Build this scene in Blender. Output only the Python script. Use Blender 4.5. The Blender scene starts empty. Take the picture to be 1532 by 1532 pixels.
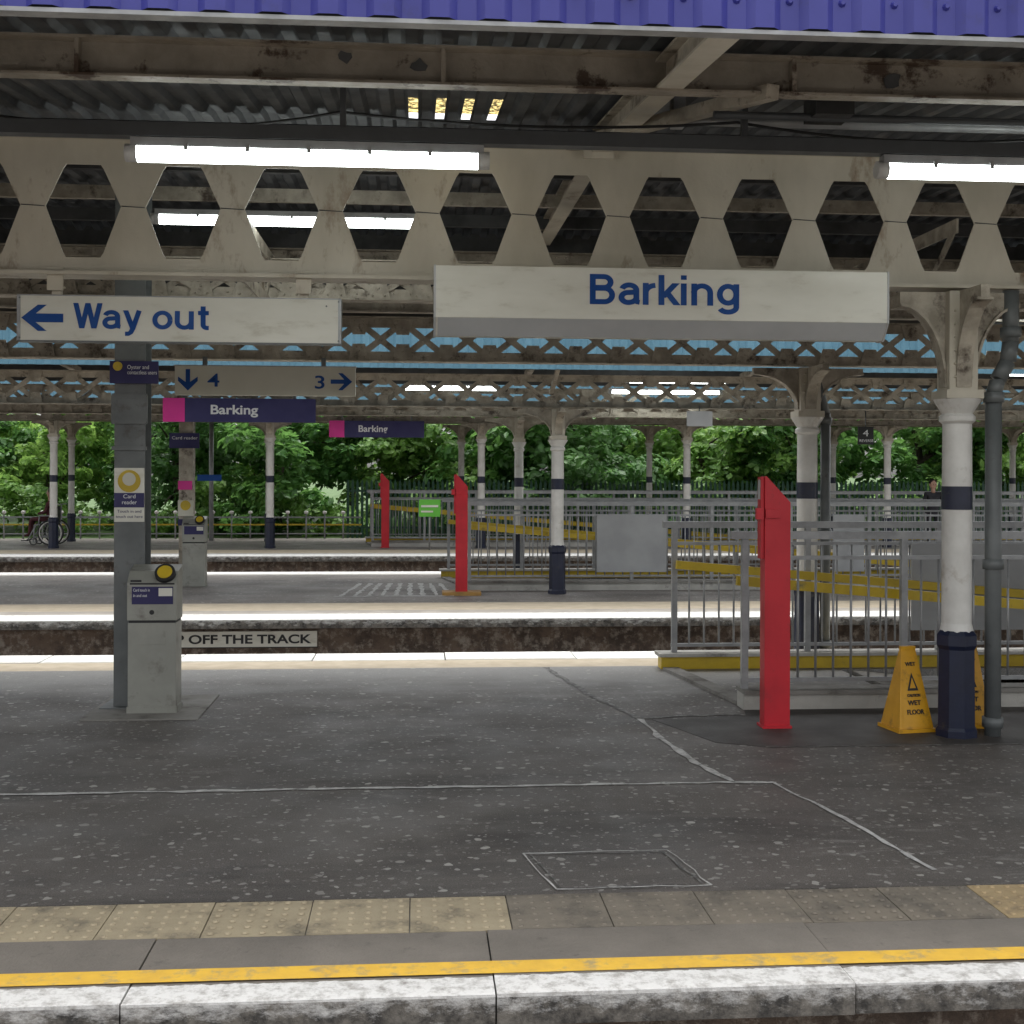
import bpy, math, random
import numpy as np
from mathutils import Vector, Matrix
random.seed(4); np.random.seed(4)
scene=bpy.context.scene
R=math.radians

# ------------------------------------------------------------ materials
def newmat(name):
    m=bpy.data.materials.new(name); m.use_nodes=True
    nt=m.node_tree; b=nt.nodes['Principled BSDF']
    return m,nt,b
def N(nt,t,**k):
    n=nt.nodes.new(t)
    for a,v in k.items(): setattr(n,a,v)
    return n
def noise(nt,pos,scale,detail=4,rough=.6,dist=0):
    n=N(nt,'ShaderNodeTexNoise'); n.inputs['Scale'].default_value=scale
    n.inputs['Detail'].default_value=min(detail,6); n.inputs['Roughness'].default_value=rough
    n.inputs['Distortion'].default_value=dist
    nt.links.new(pos,n.inputs['Vector']); return n.outputs['Fac']
def ramp(nt,fac,a,b,ca=(0,0,0,1),cb=(1,1,1,1)):
    r=N(nt,'ShaderNodeValToRGB'); e=r.color_ramp.elements
    e[0].position=a; e[1].position=b; e[0].color=ca; e[1].color=cb
    nt.links.new(fac,r.inputs[0]); return r.outputs[0]
def mix(nt,f,a,b):
    m=N(nt,'ShaderNodeMix',data_type='RGBA')
    for s,v in ((m.inputs[0],f),(m.inputs[6],a),(m.inputs[7],b)):
        if isinstance(v,(int,float)): s.default_value=v
        elif isinstance(v,tuple): s.default_value=v if len(v)==4 else v+(1,)
        else: nt.links.new(v,s)
    return m.outputs[2]
def math_(nt,op,a,b=0.,c=0.):
    m=N(nt,'ShaderNodeMath',operation=op)
    for i,v in enumerate((a,b,c)):
        if isinstance(v,(int,float)): m.inputs[i].default_value=v
        else: nt.links.new(v,m.inputs[i])
    return m.outputs[0]
def bump(nt,b,h,strength,dist=.01):
    n=N(nt,'ShaderNodeBump'); n.inputs['Strength'].default_value=strength; n.inputs['Distance'].default_value=dist
    nt.links.new(h,n.inputs['Height']); nt.links.new(n.outputs[0],b.inputs['Normal'])
def pos(nt): return N(nt,'ShaderNodeNewGeometry').outputs['Position']
def mat(name,c1,c2=None,scale=4,rough=.6,metal=0,bmp=0,bscale=60,dirt=None,da=.55,db=.7,dscale=2.5,stretch=None):
    m,nt,b=newmat(name); p=pos(nt)
    if stretch:
        mp=N(nt,'ShaderNodeMapping'); mp.inputs['Scale'].default_value=stretch; nt.links.new(p,mp.inputs[0]); p2=mp.outputs[0]
    else: p2=p
    c2=c2 or tuple(v*.75 for v in c1)
    f=noise(nt,p2,scale)
    col=mix(nt,ramp(nt,f,.35,.65),c1,c2)
    if dirt: col=mix(nt,ramp(nt,noise(nt,p2,dscale,10,.7),da,db),col,dirt)
    nt.links.new(col,b.inputs['Base Color'])
    rg=ramp(nt,f,.3,.7,(rough*.8,)*3+(1,),(min(1,rough*1.2),)*3+(1,))
    nt.links.new(rg,b.inputs['Roughness']); b.inputs['Metallic'].default_value=metal
    if bmp: bump(nt,b,noise(nt,p,bscale,2),bmp)
    return m
def emis(name,c,s):
    m,nt,b=newmat(name); b.inputs['Base Color'].default_value=c+(1,)
    b.inputs['Emission Color'].default_value=c+(1,); b.inputs['Emission Strength'].default_value=s; return m

CREAM=mat('cream_paint_weathered',(.56,.515,.425),(.44,.40,.32),2.2,.5,0,.15,40,(.20,.13,.075),.57,.70,2.6,(1,1,.45))
CREAMD=mat('cream_paint_dirty',(.45,.40,.325),(.27,.24,.19),6,.6,0,.3,50,(.07,.05,.035),.55,.68,5)
CREAMR=mat('cream_paint_rusty',(.33,.29,.235),(.21,.183,.145),4,.6,0,.5,30,(.07,.045,.03),.54,.60,3)
SHEET=mat('dark_sheeting',(.075,.08,.088),(.04,.045,.05),2,.6,0,0,30,(.12,.10,.085),.6,.75,1.5)
SOFFIT=mat('dark_soffit',(.09,.09,.09),(.05,.05,.05),3,.7)
BLUEF=mat('blue_fascia_paint',(.042,.045,.275),(.034,.037,.225),1.5,.45,0,.05,10,(.03,.03,.12),.58,.8,3)
CYANF=mat('pale_blue_fascia',(.13,.28,.37),(.10,.23,.31),2,.5)
GREYM=mat('grey_steel_paint',(.145,.155,.155),(.108,.117,.117),4,.45,0,.05,40,(.07,.06,.05),.58,.75,6)
TRUNK=mat('dark_trunking',(.055,.06,.065),(.04,.043,.047),4,.5)
GREYL=mat('galvanised_rail',(.34,.345,.35),(.26,.265,.27),8,.4,.3)
PANEL=mat('grey_panel',(.36,.365,.37),(.30,.305,.31),2,.5)
NAVY=mat('navy_paint',(.009,.014,.040),(.006,.009,.028),6,.4,0,.1,30,(.05,.045,.04),.60,.75,9)
WHITEP=mat('white_paint',(.68,.665,.63),(.57,.555,.52),5,.4,0,.05,30,(.30,.25,.19),.58,.8,4)
RED=mat('red_paint',(.52,.010,.022),(.42,.008,.018),3,.5,0,.03,20,(.18,.02,.02),.58,.8,5)
YEL=mat('yellow_paint',(.60,.42,.02),(.47,.33,.02),4,.45,0,.05,20,(.20,.16,.05),.58,.75,6)
YPLAS=mat('yellow_plastic',(.66,.33,.010),(.56,.28,.010),6,.45,0,.03,20,(.20,.11,.02),.56,.75,10)
BLACK=mat('black_rubber',(.02,.02,.02),(.012,.012,.012),6,.5)
SIGNW=mat('sign_panel_white',(.70,.685,.61),(.62,.605,.53),1.5,.45,0,.02,10,(.44,.40,.31),.56,.85,3,(1,1,3))
SIGNG=mat('sign_panel_grey',(.46,.465,.47),(.40,.405,.41),2,.45)
SIGNC=mat('sign_panel_cream',(.60,.58,.49),(.54,.52,.43),2,.45)
TXTB=mat('sign_blue_text',(.003,.062,.27),(.003,.052,.24),3,.75)
TXTN=mat('sign_navy',(.024,.02,.10),(.019,.017,.085),3,.6)
TXTW=mat('sign_white_text',(.7,.7,.7),(.65,.65,.65),3,.4)
TXTK=mat('sign_black_text',(.02,.02,.022),(.015,.015,.015),3,.6)
PINK=mat('sign_pink',(.70,.02,.28),(.62,.02,.25),3,.4)
GREENS=mat('sign_green',(.14,.50,.06),(.12,.45,.05),3,.4)
CASE=mat('validator_case',(.32,.32,.285),(.265,.265,.235),4,.4,.2,.03,30,(.15,.135,.12),.56,.75,6)
CONC=mat('concrete',(.25,.24,.22),(.18,.17,.155),3,.8,0,.3,90,(.10,.09,.08),.55,.7,3)
CONCL=mat('concrete_light',(.46,.445,.41),(.35,.34,.31),3,.8,0,.3,90,(.18,.17,.155),.57,.7,4)
BALLAST=mat('ballast',(.24,.205,.17),(.10,.085,.07),28,.9,0,1,30)
STEEL=mat('rail_steel',(.22,.16,.12),(.15,.10,.07),8,.5,.5)
SLEEP=mat('sleeper',(.20,.18,.16),(.13,.12,.10),6,.9)
GRASS=mat('grass',(.07,.13,.03),(.04,.08,.02),3,.9,0,.6,20)
BARK=mat('bark',(.10,.08,.06),(.05,.04,.03),9,.9,0,.6,30)
DGREEN=mat('dark_green_fence',(.02,.07,.045),(.015,.05,.03),5,.5)
SKIN=mat('skin',(.42,.25,.18),(.38,.22,.16),5,.5)
CLOTH=mat('dark_clothing',(.02,.02,.025),(.014,.014,.018),8,.9)
CLOTHR=mat('maroon_clothing',(.09,.022,.028),(.06,.016,.02),8,.9)
HAIR=mat('dark_hair',(.02,.014,.01),(.012,.01,.008),20,.6)
TUBE=emis('tube_light',(.93,1.0,.97),14)
TUBEB=mat('lamp_diffuser_end',(.6,.62,.6),(.5,.5,.5),5,.3)

def asphalt(name='asphalt',lift=0):
    m,nt,b=newmat(name); p=pos(nt)
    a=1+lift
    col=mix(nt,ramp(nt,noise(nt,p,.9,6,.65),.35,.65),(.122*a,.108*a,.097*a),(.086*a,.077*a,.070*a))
    mp=N(nt,'ShaderNodeMapping'); mp.inputs['Scale'].default_value=(.35,1.2,1); nt.links.new(p,mp.inputs[0])
    col=mix(nt,math_(nt,'MULTIPLY',ramp(nt,noise(nt,mp.outputs[0],1.1,6,.7,.6),.50,.66),.7),col,(.038*a,.034*a,.032*a))
    st=math_(nt,'MULTIPLY',ramp(nt,noise(nt,mp.outputs[0],6,6,.75,.4),.56,.66),ramp(nt,noise(nt,p,.55,3),.48,.58))
    col=mix(nt,math_(nt,'MULTIPLY',st,.5),col,(.27,.255,.24))
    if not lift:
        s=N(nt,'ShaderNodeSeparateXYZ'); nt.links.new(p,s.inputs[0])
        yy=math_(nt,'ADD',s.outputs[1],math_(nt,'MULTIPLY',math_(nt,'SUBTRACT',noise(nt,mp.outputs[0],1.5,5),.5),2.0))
        col=mix(nt,ramp(nt,math_(nt,'MULTIPLY',yy,.05),.49,.54),col,(.24,.235,.225))  # paler towards the far edge: wash of open-sky light painted into the colour
    g=ramp(nt,noise(nt,p,150,2),.3,.75,(.55,.55,.55,1),(1.6,1.6,1.6,1))
    mm=N(nt,'ShaderNodeMix',data_type='RGBA',blend_type='MULTIPLY'); mm.inputs[0].default_value=1
    nt.links.new(col,mm.inputs[6]); nt.links.new(g,mm.inputs[7]); col=mm.outputs[2]
    nz=N(nt,'ShaderNodeTexNoise'); nz.inputs['Scale'].default_value=25; nz.inputs['Detail'].default_value=1; nt.links.new(p,nz.inputs['Vector'])
    va=N(nt,'ShaderNodeVectorMath',operation='MULTIPLY_ADD'); nt.links.new(nz.outputs['Color'],va.inputs[0])
    va.inputs[1].default_value=(.04,.035,.0); nt.links.new(p,va.inputs[2])
    for sc,th,thr,cc in ((5.5,.105,.38,(.40,.385,.355)),(9.5,.125,.38,(.34,.33,.305)),(15,.15,.42,(.28,.27,.25)),(24,.14,.5,(.23,.22,.205))):
        v=N(nt,'ShaderNodeTexVoronoi',voronoi_dimensions='2D'); v.inputs['Scale'].default_value=sc; nt.links.new(va.outputs[0],v.inputs['Vector'])
        s=N(nt,'ShaderNodeSeparateColor'); nt.links.new(v.outputs['Color'],s.inputs[0])
        rad=math_(nt,'MULTIPLY',math_(nt,'ADD',s.outputs[0],.30),th)
        k=math_(nt,'LESS_THAN',v.outputs['Distance'],rad)
        k=math_(nt,'MULTIPLY',k,math_(nt,'GREATER_THAN',s.outputs[1],thr))
        col=mix(nt,math_(nt,'MULTIPLY',k,math_(nt,'POWER',s.outputs[2],.8)),col,cc)
    nt.links.new(col,b.inputs['Base Color'])
    nt.links.new(ramp(nt,noise(nt,p,1.3,4),.35,.65,(.46,)*3+(1,),(.72,)*3+(1,)),b.inputs['Roughness'])
    bump(nt,b,noise(nt,p,120,2),.5,.004)
    return m
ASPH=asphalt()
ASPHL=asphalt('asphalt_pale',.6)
ASPHN=mat('asphalt_patch',(.064,.058,.054),(.046,.042,.039),2,.6,0,.5,140,(.09,.086,.08),.54,.75,8)

def coping_mat(name,yedge,white_to,concrete,sgn=1,white=(.50,.50,.49)):
    m,nt,b=newmat(name); p=pos(nt)
    s=N(nt,'ShaderNodeSeparateXYZ'); nt.links.new(p,s.inputs[0])
    base=mix(nt,ramp(nt,noise(nt,p,2.5,6),.35,.65),concrete,tuple(v*.75 for v in concrete))
    base=mix(nt,ramp(nt,noise(nt,p,9,6,.7),.60,.72),base,tuple(v*.55 for v in concrete))
    wob=math_(nt,'MULTIPLY',math_(nt,'SUBTRACT',noise(nt,p,12,4),.5),.05)
    d=math_(nt,'ADD',math_(nt,'MULTIPLY',math_(nt,'SUBTRACT',s.outputs[1],yedge),sgn),wob)
    k=math_(nt,'LESS_THAN',d,white_to)
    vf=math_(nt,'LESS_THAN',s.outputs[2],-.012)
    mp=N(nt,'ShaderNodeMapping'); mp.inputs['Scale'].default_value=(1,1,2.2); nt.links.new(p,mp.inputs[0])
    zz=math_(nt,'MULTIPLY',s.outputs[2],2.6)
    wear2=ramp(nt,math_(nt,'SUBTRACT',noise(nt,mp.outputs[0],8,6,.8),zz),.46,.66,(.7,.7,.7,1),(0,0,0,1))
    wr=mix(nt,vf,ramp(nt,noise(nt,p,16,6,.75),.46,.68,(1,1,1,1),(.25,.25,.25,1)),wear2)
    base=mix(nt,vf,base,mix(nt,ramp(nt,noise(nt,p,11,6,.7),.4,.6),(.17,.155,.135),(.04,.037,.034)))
    col=mix(nt,math_(nt,'MULTIPLY',k,wr),base,white)
    nt.links.new(col,b.inputs['Base Color']); b.inputs['Roughness'].default_value=.75
    bump(nt,b,noise(nt,p,30,4,.7),.6,.012)
    return m
COPA=coping_mat('coping_paint_a',4.27,.15,(.20,.178,.152),1,(.70,.69,.67))
COPAB=coping_mat('coping_paint_a_back',12.42,.45,(.48,.45,.385),-1,(.76,.76,.73))
COPB=coping_mat('coping_paint_b',15.3,.62,(.44,.40,.35),1,(.76,.76,.73))
COPBB=coping_mat('coping_paint_b_back',22.65,.5,(.42,.40,.36),-1,(.72,.72,.70))
COPC=coping_mat('coping_paint_c',26.9,.8,(.40,.37,.33),1,(.72,.72,.70))
YLINE=mat('yellow_line',(.80,.49,.05),(.68,.41,.055),8,.6,0,.1,60,(.36,.28,.15),.52,.68,9)
WLINE=mat('white_seam',(.60,.59,.57),(.36,.355,.34),12,.7,0,0,60,(.14,.135,.13),.56,.66,14)
WLINE2=mat('faint_seam',(.26,.25,.235),(.15,.145,.14),12,.7,0,0,60,(.09,.088,.085),.46,.56,16)
TACB=mat('tactile_buff',(.40,.335,.225),(.33,.275,.185),5,.75,0,.2,80,(.19,.165,.12),.52,.68,5)
TACG=mat('tactile_grey',(.215,.185,.145),(.16,.14,.112),5,.75,0,.2,80,(.115,.102,.085),.52,.68,5)
TACY=mat('tactile_yellow',(.40,.30,.165),(.33,.245,.135),5,.75,0,.2,80,(.19,.15,.10),.52,.68,5)
TACF=mat('tactile_far',(.54,.46,.34),(.46,.39,.285),5,.8)
def wallmat():
    m,nt,b=newmat('platform_wall_stained'); p=pos(nt)
    col=mix(nt,ramp(nt,noise(nt,p,3,6,.75),.40,.6),(.20,.145,.11),(.09,.068,.055))
    col=mix(nt,ramp(nt,noise(nt,p,8,6,.75),.50,.64),col,(.40,.345,.29))
    nt.links.new(col,b.inputs['Base Color']); b.inputs['Roughness'].default_value=.95
    bump(nt,b,noise(nt,p,11,6,.8),1,.06); return m
WALL=wallmat()
def leafmat(name,a,bb,trans):
    m,nt,b=newmat(name); p=pos(nt)
    col=mix(nt,ramp(nt,noise(nt,p,.5,2),.38,.62),a,bb)
    col=mix(nt,ramp(nt,noise(nt,p,9,1),.4,.7),col,tuple(min(1,v*1.5) for v in bb))
    nt.links.new(col,b.inputs['Base Color']); b.inputs['Roughness'].default_value=.42
    t=N(nt,'ShaderNodeBsdfTranslucent'); nt.links.new(mix(nt,.5,col,trans),t.inputs[0])
    ms=N(nt,'ShaderNodeMixShader'); ms.inputs[0].default_value=.5
    nt.links.new(b.outputs[0],ms.inputs[1]); nt.links.new(t.outputs[0],ms.inputs[2])
    nt.links.new(ms.outputs[0],nt.nodes['Material Output'].inputs[0]); return m
LEAF=leafmat('leaves_green',(.085,.20,.045),(.17,.30,.07),(.38,.58,.14))
LEAFD=leafmat('leaves_dark',(.05,.14,.04),(.09,.20,.055),(.22,.42,.10))
def skylight():
    m,nt,b=newmat('mossy_skylight'); p=pos(nt)
    col=mix(nt,ramp(nt,noise(nt,p,22,4,.7),.44,.52),(.62,.48,.19),(.05,.04,.02))
    t=N(nt,'ShaderNodeBsdfTranslucent'); nt.links.new(col,t.inputs[0])
    nt.links.new(t.outputs[0],nt.nodes['Material Output'].inputs[0]); return m
SKYL=skylight()

# ------------------------------------------------------------ mesh builder
class MB:
    def __init__(s): s.v=[];s.f=[];s.m=[];s.sm=[];s.mats=[]
    def mi(s,m):
        if m not in s.mats: s.mats.append(m)
        return s.mats.index(m)
    def face(s,pts,m,smooth=False):
        i=len(s.v); s.v+= [tuple(p) for p in pts]; s.f.append(list(range(i,i+len(pts)))); s.m.append(s.mi(m)); s.sm.append(smooth)
    def box(s,x0,x1,y0,y1,z0,z1,m):
        i=len(s.v); s.v+=[(x0,y0,z0),(x1,y0,z0),(x1,y1,z0),(x0,y1,z0),(x0,y0,z1),(x1,y0,z1),(x1,y1,z1),(x0,y1,z1)]
        for q in ((0,3,2,1),(4,5,6,7),(0,1,5,4),(1,2,6,5),(2,3,7,6),(3,0,4,7)):
            s.f.append([i+a for a in q]); s.m.append(s.mi(m)); s.sm.append(False)
    def prism(s,poly,axis,a,b,m):
        def P(p,t):
            return {'y':(p[0],t,p[1]),'z':(p[0],p[1],t),'x':(t,p[0],p[1])}[axis]
        n=len(poly); i=len(s.v); s.v+=[P(p,a) for p in poly]+[P(p,b) for p in poly]
        fs=[list(range(i,i+n)),list(range(i+2*n-1,i+n-1,-1))]+[[i+k,i+n+k,i+n+(k+1)%n,i+(k+1)%n] for k in range(n)]
        for q in fs: s.f.append(q); s.m.append(s.mi(m)); s.sm.append(False)
    def cyl(s,p0,p1,r0,m,r1=None,n=12,smooth=True,cap=True,rot=0):
        r1=r0 if r1 is None else r1
        p0=Vector(p0);p1=Vector(p1); d=(p1-p0).normalized()
        u=d.cross(Vector((0,0,1))) if abs(d.z)<.95 else Vector((1,0,0))
        u.normalize(); w=d.cross(u)
        i=len(s.v)
        for p,r in ((p0,r0),(p1,r1)):
            for k in range(n):
                a=2*math.pi*(k+rot)/n; s.v.append(tuple(p+u*math.cos(a)*r+w*math.sin(a)*r))
        for k in range(n):
            s.f.append([i+k,i+(k+1)%n,i+n+(k+1)%n,i+n+k]); s.m.append(s.mi(m)); s.sm.append(smooth)
        if cap:
            s.f.append(list(range(i+n-1,i-1,-1))); s.m.append(s.mi(m)); s.sm.append(False)
            s.f.append(list(range(i+n,i+2*n))); s.m.append(s.mi(m)); s.sm.append(False)
    def beam(s,p0,p1,w,h,m):
        p0=Vector(p0);p1=Vector(p1); d=(p1-p0).normalized()
        u=d.cross(Vector((0,0,1)))
        if u.length<.01: u=Vector((1,0,0))
        u.normalize(); t=u.cross(d); i=len(s.v)
        for p in (p0,p1):
            for a,b in ((-1,-1),(1,-1),(1,1),(-1,1)): s.v.append(tuple(p+u*a*w/2+t*b*h/2))
        for q in ((0,1,2,3),(7,6,5,4),(0,4,5,1),(1,5,6,2),(2,6,7,3),(3,7,4,0)):
            s.f.append([i+a for a in q]); s.m.append(s.mi(m)); s.sm.append(False)
    def lathe(s,c,prof,m,n=16,smooth=True):
        for (r0,z0),(r1,z1) in zip(prof[:-1],prof[1:]):
            s.cyl((c[0],c[1],c[2]+z0),(c[0],c[1],c[2]+z1),r0,m,r1,n,smooth,False)
    def build(s,name,loc=(0,0,0),parent=None,bevel=0):
        me=bpy.data.meshes.new(name); L=Vector(loc)
        me.from_pydata([tuple(Vector(p)-L) for p in s.v],[],s.f)
        for m in s.mats: me.materials.append(m)
        me.polygons.foreach_set('material_index',s.m); me.polygons.foreach_set('use_smooth',s.sm)
        import bmesh
        bm=bmesh.new(); bm.from_mesh(me); bmesh.ops.recalc_face_normals(bm,faces=bm.faces); bm.to_mesh(me); bm.free()
        o=bpy.data.objects.new(name,me); o.location=L; scene.collection.objects.link(o)
        if parent: o.parent=parent; o.matrix_parent_inverse=Matrix.Translation(-Vector(parent.location))
        if bevel:
            b=o.modifiers.new('b','BEVEL'); b.width=bevel; b.segments=2; b.limit_method='ANGLE'
        return o
def text(s,x,y,z,cap,width,m,parent,name='lettering',bold=.0,tilt=0):
    c=bpy.data.curves.new(name,'FONT'); c.body=s; c.size=cap/.70; c.extrude=.0015; c.offset=bold
    c.materials.append(m)
    o=bpy.data.objects.new(name,c); scene.collection.objects.link(o)
    bpy.context.view_layer.update()
    w=o.dimensions.x
    if width: o.scale=(width/w,1,1)
    o.rotation_euler=(R(90-tilt),0,0); o.location=(x,y,z)
    if parent: o.parent=parent; o.matrix_parent_inverse=Matrix.Translation(-Vector(parent.location))
    return o
def grotesque(s,x,y,z,cap,width,m,parent,sw=.168):
    h=sw/2; polys=[]
    def stroke(pts,ox):
        n=len(pts); L=[];Rr=[]
        for i,(a,b) in enumerate(pts):
            p0=pts[max(0,i-1)];p1=pts[min(n-1,i+1)]
            dx,dy=p1[0]-p0[0],p1[1]-p0[1]; l=math.hypot(dx,dy) or 1; nx,ny=-dy/l,dx/l
            L.append((a+nx*h+ox,b+ny*h)); Rr.append((a-nx*h+ox,b-ny*h))
        polys.append([[L[i],L[i+1],Rr[i+1],Rr[i]] for i in range(n-1)])
    def para(x0,y0,x1,y1,ox):
        l=math.hypot(x1-x0,y1-y0); hw=h*l/abs(y1-y0)
        polys.append([[(x0-hw+ox,y0),(x0+hw+ox,y0),(x1+hw+ox,y1),(x1-hw+ox,y1)]])
    def arc(cx,cy,rx,ry,a0,a1,n=16):
        return [(cx+rx*math.cos(R(a0+(a1-a0)*k/n)),cy+ry*math.sin(R(a0+(a1-a0)*k/n))) for k in range(n+1)]
    X=.73; ox=0
    for ch in s:
        if ch==' ': ox+=.30; continue
        if ch=='B':
            stroke([(h,0),(h,1)],ox); stroke([(h,1-h)]+arc(.40,.735,.19,.18,90,-90)+[(h,.555)],ox); stroke([(h,.53)]+arc(.42,.3065,.215,.2235,90,-90)+[(h,h)],ox); ox+=.82
        elif ch=='a':
            stroke(arc(.30,.48,.205,.17,165,0)+[(.505,.17),(.53,.09),(.60,h-.005)],ox); stroke([(.505,.43),(.40,.41)]+arc(.27,.235,.19,.165,90,270)+arc(.27,.235,.235,.165,275,360),ox); ox+=.69
        elif ch=='r':
            stroke([(h,0),(h,X)],ox); stroke(arc(.37,.40,.29,.25,180,92,8),ox); ox+=.45
        elif ch=='k':
            stroke([(h,0),(h,1)],ox); para(.50,X,.10,.24,ox); para(.24,.42,.53,0,ox); ox+=.64
        elif ch=='i':
            stroke([(h,0),(h,X)],ox); stroke([(h,.85),(h,1)],ox); ox+=.30
        elif ch=='n':
            stroke([(h,0),(h,X)],ox); stroke(arc(.31,.42,.235,.235,180,0)+[(.545,0)],ox); ox+=.75
        elif ch=='u':
            stroke([(h,X)]+arc(.31,.31,.235,.235,180,360),ox); stroke([(.545,X),(.545,0)],ox); ox+=.77
        elif ch=='g':
            stroke(arc(.31,.375,.24,.28,0,360,28),ox); stroke([(.55,X)]+arc(.31,-.04,.24,.165,0,-160),ox); ox+=.77
        elif ch=='o':
            stroke(arc(.325,.365,.255,.29,0,360,28),ox); ox+=.74
        elif ch=='W':
            para(.08,1,.28,0,ox); para(.48,1,.28,0,ox); para(.48,1,.68,0,ox); para(.88,1,.68,0,ox); ox+=.96
        elif ch=='y':
            para(.08,X,.31,.02,ox); stroke([(.53,X),(.32,.02),(.25,-.14),(.17,-.195),(.06,-.195)],ox); ox+=.68
        elif ch=='t':
            stroke([(.17,.93)]+arc(.30,.20,.13,.13,180,275,8)+[(.36,.07)],ox); stroke([(0,X-h*.8),(.36,X-h*.8)],ox); ox+=.40
    W=ox-.06; sx=width/(W*cap); mb=MB()
    for i,pl in enumerate(polys):
        yy=y-.0006*(i%5)
        for q in pl: mb.face([(x+a*cap*sx,yy,z+b*cap) for a,b in q],m)
    return mb.build('lettering',parent=parent)

# ------------------------------------------------------------ ground, tracks, platforms
g=MB(); g.face([(-250,-200,-.95),(250,-200,-.95),(250,300,-.95),(-250,300,-.95)],BALLAST); g.build('ground')
g=MB(); g.prism([(34.2,-.94),(34.2,-.12),(44,.2),(60,.7),(280,1.0),(280,-.94)],'x',-240,240,GRASS); g.build('grass_verge')
for yc in (2.6,13.85,24.8):
    t=MB()
    for sy in (-.72,.72):
        t.box(-60,60,yc+sy-.035,yc+sy+.035,-.70,-.66,STEEL); t.box(-60,60,yc+sy-.01,yc+sy+.01,-.81,-.70,STEEL); t.box(-60,60,yc+sy-.07,yc+sy+.07,-.83,-.81,STEEL)
    for k in range(-85,86): t.box(k*.68,k*.68+.26,yc-1.25,yc+1.25,-.945,-.83,SLEEP)
    t.build('railway_track')
XA,XB=-30.,34.
def slab(mb,y0,y1,m,hole=None,z=0,th=.1,x0=XA,x1=XB):
    if hole and hole[2]<y1 and hole[3]>y0:
        hx0,hx1,hy0,hy1=hole
        mb.box(x0,hx0,y0,y1,z-th,z,m); mb.box(hx1,x1,y0,y1,z-th,z,m)
        mb.box(hx0,hx1,y0,hy0,z-th,z,m); mb.box(hx0,hx1,hy1,y1,z-th,z,m)
    else: mb.box(x0,x1,y0,y1,z-th,z,m)
def seam(mb,pts,w,m,z=.004):
    for i,(a,b) in enumerate(zip(pts[:-1],pts[1:])):
        a=Vector(a+(z,));b=Vector(b+(z,)); n=int(max(1,(b-a).length/.10)); pr=None
        for k in range(n+1):
            q=a.lerp(b,k/n); d=(b-a).normalized(); nn=Vector((-d.y,d.x,0))
            j=random.uniform(-.010,.010) if 0<k<n else 0; ww=w*random.uniform(.4,1.4)/2
            c=(q+nn*(j+ww),q+nn*(j-ww))
            if pr: mb.face([pr[0],pr[1],c[1],c[0]],m)
            pr=c
holeA=(3.9,16,9.55,11.15)
p=MB()
p.box(XA,XB,4.5,4.62,-.95,-.11,WALL); p.box(XA,XB,12.1,12.2,-.95,-.11,WALL)
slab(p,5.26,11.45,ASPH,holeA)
slab(p,11.45,11.9,TACF)
joints=[-29.7+1.275*k for k in range(0,51)]
off=(0.28-joints[23])
joints=[j+off for j in joints]
for a,b in zip(joints[:-1],joints[1:]):
    dz=random.uniform(-.004,.002)
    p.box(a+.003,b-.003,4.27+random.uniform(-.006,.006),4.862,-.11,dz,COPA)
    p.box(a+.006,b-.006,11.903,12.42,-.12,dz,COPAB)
p.box(XA,XB,4.30,4.86,-.12,-.03,BLACK)
slab(p,4.862,5.26,CONC,None,-.012,.09)
p.box(XA,XB,4.435,4.545,.0035,.0045,YLINE)
for k in range(-24,30):
    x0=k*.405-.02; x1=x0+.4
    m=TACB if x1<.52 else (TACG if x1<2.45 else TACY)
    p.box(x0,x1,4.866,5.256,-.03,-.0+random.uniform(-.003,.002),m)
    for i in range(6):
        for j in range(6):
            cx=x0+.033+i*.0667; cy=4.898+j*.0655
            p.cyl((cx,cy,-.001),(cx,cy,.0055),.0155,m,.0095,6,False)
seam(p,[(-8,7.05),(-2.31,7.08),(1.85,7.09),(2.08,7.07)],.04,WLINE)
seam(p,[(2.08,7.07),(2.25,6.2),(2.355,5.46)],.026,WLINE)
seam(p,[(1.64,8.97),(1.66,8.29),(1.73,7.60),(1.85,7.09)],.045,WLINE)
seam(p,[(1.64,8.97),(1.9,9.05),(2.42,9.09)],.04,WLINE2)
seam(p,[(1.64,8.97),(1.40,10.0),(1.2,11.4)],.05,WLINE2)
seam(p,[(.508,5.82),(1.197,5.83),(1.29,5.32),(.608,5.31),(.508,5.82)],.010,WLINE,.005)
seam(p,[(.54,5.80),(1.17,5.81),(1.255,5.345),(.625,5.335),(.54,5.80)],.008,WLINE2,.005)
p.prism([(2.0,8.15),(1.72,8.94),(2.45,9.05),(2.5,9.3),(20,9.3),(20,8.0),(2.3,8.0)],'z',.001,.003,ASPHN)
seam(p,[(2.3,7.99),(4,7.98),(8,8.0)],.02,WLINE2)
platA=p.build('railway_platform')
holeB=(2.2,14,19.2,21.1)
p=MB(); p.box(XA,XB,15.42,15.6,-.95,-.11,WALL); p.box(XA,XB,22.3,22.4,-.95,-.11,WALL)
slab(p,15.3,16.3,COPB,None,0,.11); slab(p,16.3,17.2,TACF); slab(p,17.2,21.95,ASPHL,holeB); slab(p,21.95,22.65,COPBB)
for k in range(9): seam(p,[(-1.1+k*.2,18.2),(-.9+k*.16,20.2)],.07,WLINE)
seam(p,[(-1.2,18.1),(.55,18.1)],.09,WLINE)
p.box(.38,.95,18.14,18.5,0,.05,mat('ochre_base',(.40,.22,.05),(.28,.16,.05),6,.7))
p.build('railway_platform')
p=MB(); p.box(XA,XB,27.0,27.2,-.95,-.11,WALL); slab(p,26.9,27.9,COPC,None,0,.12); slab(p,27.9,29.1,TACF); slab(p,29.1,34.2,ASPHL)
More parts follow.
